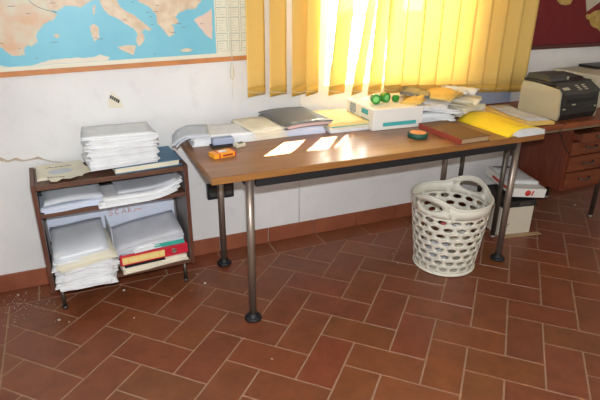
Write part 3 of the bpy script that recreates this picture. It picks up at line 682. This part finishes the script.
for k, (a, b, out) in enumerate(((.276, .370, 0), (.384, .476, 0), (.490, .573, .0), (.588, .640, .055))):
    bm = new(); bx(bm, x0 + .02, x1 - .02, y0 - .014 - out, y0 + .004 - out, a, b, bev=.002)
    bx(bm, x0 + .024, x0 + .034, y0 + .004 - out, y1 - .05 - out, a + .004, b - .012); bx(bm, x1 - .034, x1 - .024, y0 + .004 - out, y1 - .05 - out, a + .004, b - .012); bx(bm, x0 + .034, x1 - .034, y0 + .004 - out, y1 - .05 - out, a + .004, a + .010)
    dr = obj('drawer', bm, 'drawer_wood', dk)
    xm = (x0 + x1) / 2; zc = (a + b) / 2; yf = y0 - .0145 - out
    bm = new(); tube(bm, [(xm - .045, yf, zc + .006), (xm - .04, yf - .016, zc), (xm, yf - .02, zc - .004), (xm + .04, yf - .016, zc), (xm + .045, yf, zc + .006)], .0055, 8); obj('handle', bm, 'steel_dark', dr)
# cable on the desk side
bm = new(); P = [(1.44, -.42, DT + .003), (1.455, -.57, DT + .003), (1.462, -.604, DT + .002)] + [at_y(a, b, -.606) for a, b in ((559, 132), (562, 138), (564, 145), (567, 151), (569, 154), (571, 153))]
tube(bm, P, .0022, 6); tag(obj('power_cable', bm, 'rubber'), 'thin dark cable hanging over the front edge of the wooden desk', 'cable')

# printer
PR = R(3); PO = Vector((1.456, -.540, DT + .001))
def pl(x, y, z): a, b = rot2(x * .95, y * .80, PR); return PO + Vector((a, b, z * .93))
def pbox(bm, x0, x1, y0, y1, z0, z1, bev=.004, extra=None): box(bm, pl((x0 + x1) / 2, (y0 + y1) / 2, (z0 + z1) / 2), ((x1 - x0) * .95, (y1 - y0) * .80, (z1 - z0) * .93), rotm(0, 0, PR) @ (extra if extra else Matrix()), bev)
pr = thing('printer', 'black and warm grey laser multifunction printer on the wooden desk', 'printer', tuple(pl(.18, .18, 0)))
def profile(x0, x1, pts, bm):
    prism(bm, [pl(x0, a, b) for a, b in pts], tuple(pl(x1, 0, 0) - pl(x0, 0, 0)))
side = [(.0, .0), (-.008, .04), (.0, .10), (.004, .168), (.03, .19), (.20, .205), (.345, .205), (.355, .17), (.355, .0)]
bm = new(); profile(0, .012, side, bm); obj('side_cover', bm, 'printer_side', pr)
bm = new(); profile(.340, .352, side, bm); obj('side_cover', bm, 'printer_side', pr)
front = [(.004, .0), (-.014, .04), (-.010, .10), (-.004, .165), (.03, .188), (.20, .203), (.34, .203), (.35, .0)]
bm = new(); profile(.0125, .3395, front, bm); obj('body', bm, 'plastic_black', pr)
bm = new(); pbox(bm, .04, .33, -.020, -.012, .035, .085, .003); obj('tray_front', bm, 'plastic_black', pr)
bm = new(); pbox(bm, .06, .31, -.016, -.009, .106, .128, .002); obj('output_slot', bm, 'black', pr)
bm = new(); prism(bm, [pl(.015, -.016, .160), pl(.337, -.016, .160), pl(.337, .075, .205), pl(.015, .075, .205)], (0, 0, .012)); obj('control_panel', bm, 'plastic_grey', pr)
bm = new(); 
for k in range(12): 
    yy = .005 + .018 * (k % 3); box(bm, pl(.16 + .014 * (k // 3) + .03 * (k // 6), yy, .1745 + (yy + .016) * .495), (.009, .009, .005), rotm(R(26), 0, PR), .001)
obj('keys', bm, 'printer_side', pr)
bm = new(); box(bm, pl(.055, .02, .1745 + .036 * .495), (.05, .022, .004), rotm(R(26), 0, PR), .001); obj('display', bm, 'felt_white', pr)
bm = new(); pbox(bm, .005, .347, .078, .35, .2055, .224, .006); obj('scanner_lid', bm, 'plastic_black', pr)
bm = new(); prism(bm, [pl(.02, b, c) for b, c in ((.12, .2245), (.13, .245), (.17, .262), (.25, .266), (.33, .255), (.345, .2245))], tuple(pl(.16, 0, 0) - pl(.0, 0, 0))); obj('document_feeder', bm, 'plastic_grey', pr)
bm = new(); prism(bm, [pl(.182, b, c) for b, c in ((.14, .2245), (.16, .234), (.33, .245), (.345, .2245))], tuple(pl(.16, 0, 0) - pl(.0, 0, 0))); obj('paper_tray', bm, 'plastic_black', pr)
bm = new(); pbox(bm, .155, .172, .118, .1195, .230, .248, .0); obj('sticker', bm, 'felt_white', pr)
bm = new(); pbox(bm, .10, .13, -.0155, -.012, .092, .100, .0); pbox(bm, .02, .04, -.022, -.015, .070, .078, .0); pbox(bm, .30, .32, -.022, -.015, .070, .078, .0); obj('logo_plate', bm, 'printer_side', pr)
# pale thing at the right behind the printer
t = thing('document_tray', 'pale plastic office machine behind the printer at the right photo edge', 'machine', (2.15, -.2, DT))
bm = new(); box(bm, (2.14, -.22, DT + .106), (.46, .34, .210), rotm(0, 0, .05), .012); obj('tray_body', bm, 'felt_white', t)
bm = new(); box(bm, (2.24, -.14, DT + .221), (.24, .14, .018), rotm(0, 0, .05), .004); obj('top_cover', bm, 'plastic_black', t)
# pale blue-grey panel for the bluish area below the blind
bm = new(); box(bm, (1.42, -.03, DT + .085), (.34, .006, .165), rotm(R(-6), 0, 0), .001); tag(obj('blue_grey_panel', bm, 'lilac'), 'pale blue-grey panel leaning on the wall left of the printer', 'card')

# ================================================================ CARTONS UNDER THE DESK
KR = R(-10); KO = Vector((1.222, -.478, 0))
def kl(x, y, z): a, b = rot2(x, y, KR); return KO + Vector((a, b, z))
def kbox(bm, x0, x1, y0, y1, z0, z1, bev=.002, r=None): box(bm, kl((x0 + x1) / 2, (y0 + y1) / 2, (z0 + z1) / 2), (x1 - x0, y1 - y0, z1 - z0), r if r else rotm(0, 0, KR), bev)
t = thing('floor_carton', 'white cardboard carton on the floor beneath the wooden desk', 'box', tuple(kl(.11, .15, 0)))
bm = new(); kbox(bm, .0, .225, .0, .32, .003, .185); obj('carton_body', bm, 'carton_dim', t)
bm = new()
for k in range(3): kbox(bm, .03, .05 + .012 * k, -.0012, -.0002, .05 + k * .012, .054 + k * .012, 0)
obj('printed_lines', bm, 'ink', t)
bm = new(); kbox(bm, -.01, .29, -.040, -.002, .0008, .0025, 0); obj('bottom_flap', bm, 'carton_brown', t)
t = thing('black_box', 'flat black box between the white carton and the top carton under the desk', 'box', tuple(kl(.1, .1, .186)))
bm = new(); kbox(bm, .008, .240, .0, .30, .1858, .224); obj('box_body', bm, 'plastic_black', t)
bm = new(); kbox(bm, .12, .20, -.0012, -.0002, .194, .214, 0); obj('box_label', bm, 'plastic_grey', t)
KT = rotm(R(1.5), R(4), R(-17))
t = thing('flat_carton', 'flat pale carton with red print and a red round mark, topmost under the desk', 'box', (1.48, -.32, .23))
tc_ = Vector((1.462, -.315, .272)); bm = new(); box(bm, tc_, (.215, .38, .056), KT, .002); obj('carton_body', bm, 'carton', t)
def tl(x, y, z): return tc_ + KT @ Vector((x, y, z))
bm = new(); box(bm, tl(-.1080, -.02, -.002), (.001, .22, .018), KT); box(bm, tl(-.03, .0, .0284), (.03, .22, .001), KT)
lathe(bm, [(.009, 0), (.019, 0), (.019, .001), (.009, .001)], tl(-.01, -.1904, .0), 24, KT.to_3x3() @ Matrix.Rotation(R(90), 3, 'X'))
box(bm, tl(.020, -.1912, .0), (.010, .001, .032), KT @ Matrix.Rotation(R(15), 4, 'Y')); obj('red_print', bm, 'ink_red', t)
tag(obj('paper_stack', pile(tuple(tl(.0, .02, .0305)), .18, .28, 3, .004, R(-17), jit=.006, jr=4, tilt=(R(1.5), R(4))), 'paper'), 'sheets lying on the topmost carton under the desk', 'papers')

# ================================================================ BASKET
bk = thing('laundry_basket', 'ivory perforated plastic laundry basket under the right side of the table', 'basket', (.700, -.615, 0))
BC = Vector((.700, -.615, 0)); HB = .350
def rad(z): return .158 + (.209 - .158) * (z / .40) ** .85
HA = R(200)                                   # front-left handle direction
def rim(th):
    d = math.cos(2 * (th - HA)); return .408 + .052 * max(0, d) ** 1.5
def bp(th, z): r = rad(z); return BC + Vector((r * math.cos(th) * 1.0, r * math.sin(th) * 1.0, z))
bm = new(); N = 18; z0 = .022; rows = 8; ph = (HB - z0) / rows; cw = 2 * math.pi / N
def ringcell(th0, th1, za, zb, hw, hh, fz=None, ns=24):
    inner, outer = [], []
    tc, zc = (th0 + th1) / 2, (za + zb) / 2; hwid = (th1 - th0) / 2; hz = (zb - za) / 2
    for k in range(ns):
        a = 2 * math.pi * k / ns; c_, s_ = math.cos(a), math.sin(a)
        sc = 1 / max(abs(c_), abs(s_)); ox, oz = c_ * sc, s_ * sc
        T = tc + ox * hwid; Zz = zc + oz * hz
        if fz: Zz = za + (fz(T) - za) * (Zz - za) / (zb - za)
        outer.append(bm.verts.new(bp(T, Zz)))
        zi = zc + s_ * hz * hh
        if fz: zi = za + (fz(tc) - za) * (zi - za) / (zb - za)
        inner.append(bm.verts.new(bp(tc + c_ * hwid * hw, zi)))
    for k in range(ns):
        f = bm.faces.new((outer[k], outer[(k + 1) % ns], inner[(k + 1) % ns], inner[k])); f.smooth = True
for r_ in range(rows):
    for k in range(N):
        o = (r_ % 2) * cw / 2; ringcell(k * cw + o, (k + 1) * cw + o, z0 + r_ * ph, z0 + (r_ + 1) * ph, .66, .60)
def quadgrid(t0, t1, za, fz, n=6, m_=2):
    for i in range(n):
        for j in range(m_):
            A, B = t0 + (t1 - t0) * i / n, t0 + (t1 - t0) * (i + 1) / n
            zz = lambda T, j: za + (fz(T) - za) * j / m_
            f = bm.faces.new([bm.verts.new(p) for p in (bp(A, zz(A, j)), bp(B, zz(B, j)), bp(B, zz(B, j + 1)), bp(A, zz(A, j + 1)))]); f.smooth = True
hw_ = R(29)
for c_ in (HA, HA + math.pi):
    ringcell(c_ - hw_, c_ + hw_, HB, .435, .66, .50, rim, 40)
    quadgrid(c_ + hw_, c_ + math.pi - hw_, HB, rim, 24)
quadgrid(0, 2 * math.pi, .0, lambda T: z0, 48, 1)
bmesh.ops.remove_doubles(bm, verts=bm.verts, dist=.0006)
bw = obj('basket_wall', bm, 'basket', bk)
sm = bw.modifiers.new('thickness', 'SOLIDIFY'); sm.thickness = .0035; sm.offset = 0
bm = new(); tube(bm, [bp(2 * math.pi * k / 72, rim(2 * math.pi * k / 72)) for k in range(73)], .0065, 8, False); obj('rim', bm, 'basket', bk)
bm = new(); lathe(bm, [(.05, .006), (.160, .006), (.167, .002), (.170, .010), (.166, .012), (.05, .010)], BC + Vector((0, 0, .001)), 48); bmesh.ops.recalc_face_normals(bm, faces=bm.faces[:]); obj('basket_bottom', bm, 'basket', bk)
def crumple(name, c, r_, m, label, seed):
    random.seed(seed); bm = new(); bmesh.ops.create_icosphere(bm, subdivisions=3, radius=r_)
    for v in bm.verts: v.co *= random.uniform(.78, 1.12)
    bmesh.ops.translate(bm, vec=c, verts=bm.verts); return tag(obj(name, bm, m), label, 'waste paper')
crumple('crumpled_paper', (.735, -.585, .245), .052, 'pink', 'crumpled pink paper inside the ivory basket', 3)
crumple('crumpled_paper', (.765, -.640, .235), .058, 'paper', 'crumpled white paper beside the pink one in the basket', 4)
crumple('crumpled_paper', (.665, -.600, .075), .062, 'paper_grey', 'crumpled grey paper low inside the ivory basket', 5)
crumple('crumpled_paper', (.760, -.610, .125), .060, 'paper_cream', 'crumpled cream paper deep in the ivory basket', 6)
random.seed(12)

# ================================================================ WALL FITTINGS, DEBRIS
t = thing('wall_socket', 'black rectangular wall socket box behind the left table legs', 'socket', (-.40, -.001, .38))
bm = new(); box(bm, (-.405, -.016, .382), (.150, .030, .088), None, .005); obj('socket_box', bm, 'socket', t)
bm = new(); 
for k in (-1, 0, 1): box(bm, (-.405 + k * .045, -.0325, .382), (.036, .003, .05), None, .001)
obj('socket_face', bm, 'plastic_grey', t)
bm = new(); tube(bm, [(.080, -.0035, .096), (.079, -.0035, .5), (.078, -.0035, .88)], .0022, 6); tag(obj('wall_cable', bm, 'plastic_clear'), 'thin pale cable running up the wall below the blind', 'cable')
crumbs = [(18, 243 + 52), (134 / 1, 318), (69, 322), (59, 320), (272, 359), (398, 263), (205, 283), (197, 274), (505, 226), (575, 205), (393, 254), (155, 268), (124, 290)]
def at_z(px, py, z=0.0):
    d = ray(px, py); return CAM + d * ((z - CAM.z) / d.z)
for i, (a, b) in enumerate(crumbs):
    p = at_z(a, b, .004); bm = new(); bmesh.ops.create_icosphere(bm, subdivisions=1, radius=.0045 + .003 * (i % 3 == 0))
    for v in bm.verts: v.co = Vector((v.co.x * random.uniform(.7, 1.4), v.co.y * random.uniform(.7, 1.4), v.co.z * .6))
    bmesh.ops.translate(bm, vec=(p.x, p.y, .0042), verts=bm.verts)
    tag(obj('plaster_crumb', bm, 'dust'), 'tiny white plaster crumb lying loose on the terracotta floor', 'debris', 'plaster crumbs on the floor')
bm = new()
for k in range(170):
    x0 = random.gauss(-1.50, .10); y0 = random.gauss(-.17, .09)
    if x0 < XL + .02 or y0 > -.02 or x0 > -1.3: continue
    s_ = random.uniform(.001, .0028); box(bm, (x0, y0, .0008 + s_ / 2), (s_ * 1.5, s_, s_), rotm(0, 0, random.random() * 3))
tag(obj('plaster_dust', bm, 'dust'), 'white plaster dust scattered on the floor in the left corner by the skirting', 'debris', kind='stuff')

# ================================================================ LIGHT
sun = bpy.data.lights.new('sun', 'SUN'); sun.energy = 90; sun.angle = R(.6); sun.color = (1, .95, .86)
so = bpy.data.objects.new('sun', sun); C.objects.link(so)
el = R(50); az = R(45.5); dv = Vector((-math.cos(el) * math.cos(az), -math.cos(el) * math.sin(az), -math.sin(el))); so.rotation_euler = dv.to_track_quat('-Z', 'Y').to_euler()
fl = bpy.data.lights.new('camera_flash', 'AREA'); fl.shape = 'RECTANGLE'; fl.size = .06; fl.size_y = .03; fl.energy = 36; fl.color = (.90, .95, 1)
fo = bpy.data.objects.new('camera_flash', fl); C.objects.link(fo)
up = -ROWS[1]; fo.location = CAM + up * .11 + ROWS[2] * .02; fo.rotation_euler = ROWS[2].to_track_quat('-Z', 'Y').to_euler()

wd = bpy.data.worlds.new('World'); bpy.context.scene.world = wd; wd.use_nodes = True; nt = wd.node_tree; nt.nodes.clear()
o = nt.nodes.new('ShaderNodeOutputWorld'); bg = nt.nodes.new('ShaderNodeBackground'); tc = nt.nodes.new('ShaderNodeTexCoord')
sx_ = nt.nodes.new('ShaderNodeSeparateXYZ'); rp = nt.nodes.new('ShaderNodeValToRGB')
nt.links.new(tc.outputs['Generated'], sx_.inputs[0])
ma = nt.nodes.new('ShaderNodeMath'); ma.operation = 'MULTIPLY_ADD'; ma.inputs[1].default_value = .5; ma.inputs[2].default_value = .5
nt.links.new(sx_.outputs['Y'], ma.inputs[0]); nt.links.new(ma.outputs[0], rp.inputs[0])
rp.color_ramp.elements[0].position = .35; rp.color_ramp.elements[0].color = (.045, .042, .038, 1)
rp.color_ramp.elements[1].position = .6; rp.color_ramp.elements[1].color = (1, .98, .93, 1)
nt.links.new(rp.outputs[0], bg.inputs['Color']); bg.inputs['Strength'].default_value = 18
nt.links.new(bg.outputs[0], o.inputs[0])

sc = bpy.context.scene
sc.view_settings.view_transform = 'Standard'; sc.view_settings.look = 'None'; sc.view_settings.gamma = 1; sc.view_settings.exposure = .3
sc.view_settings.use_curve_mapping = False
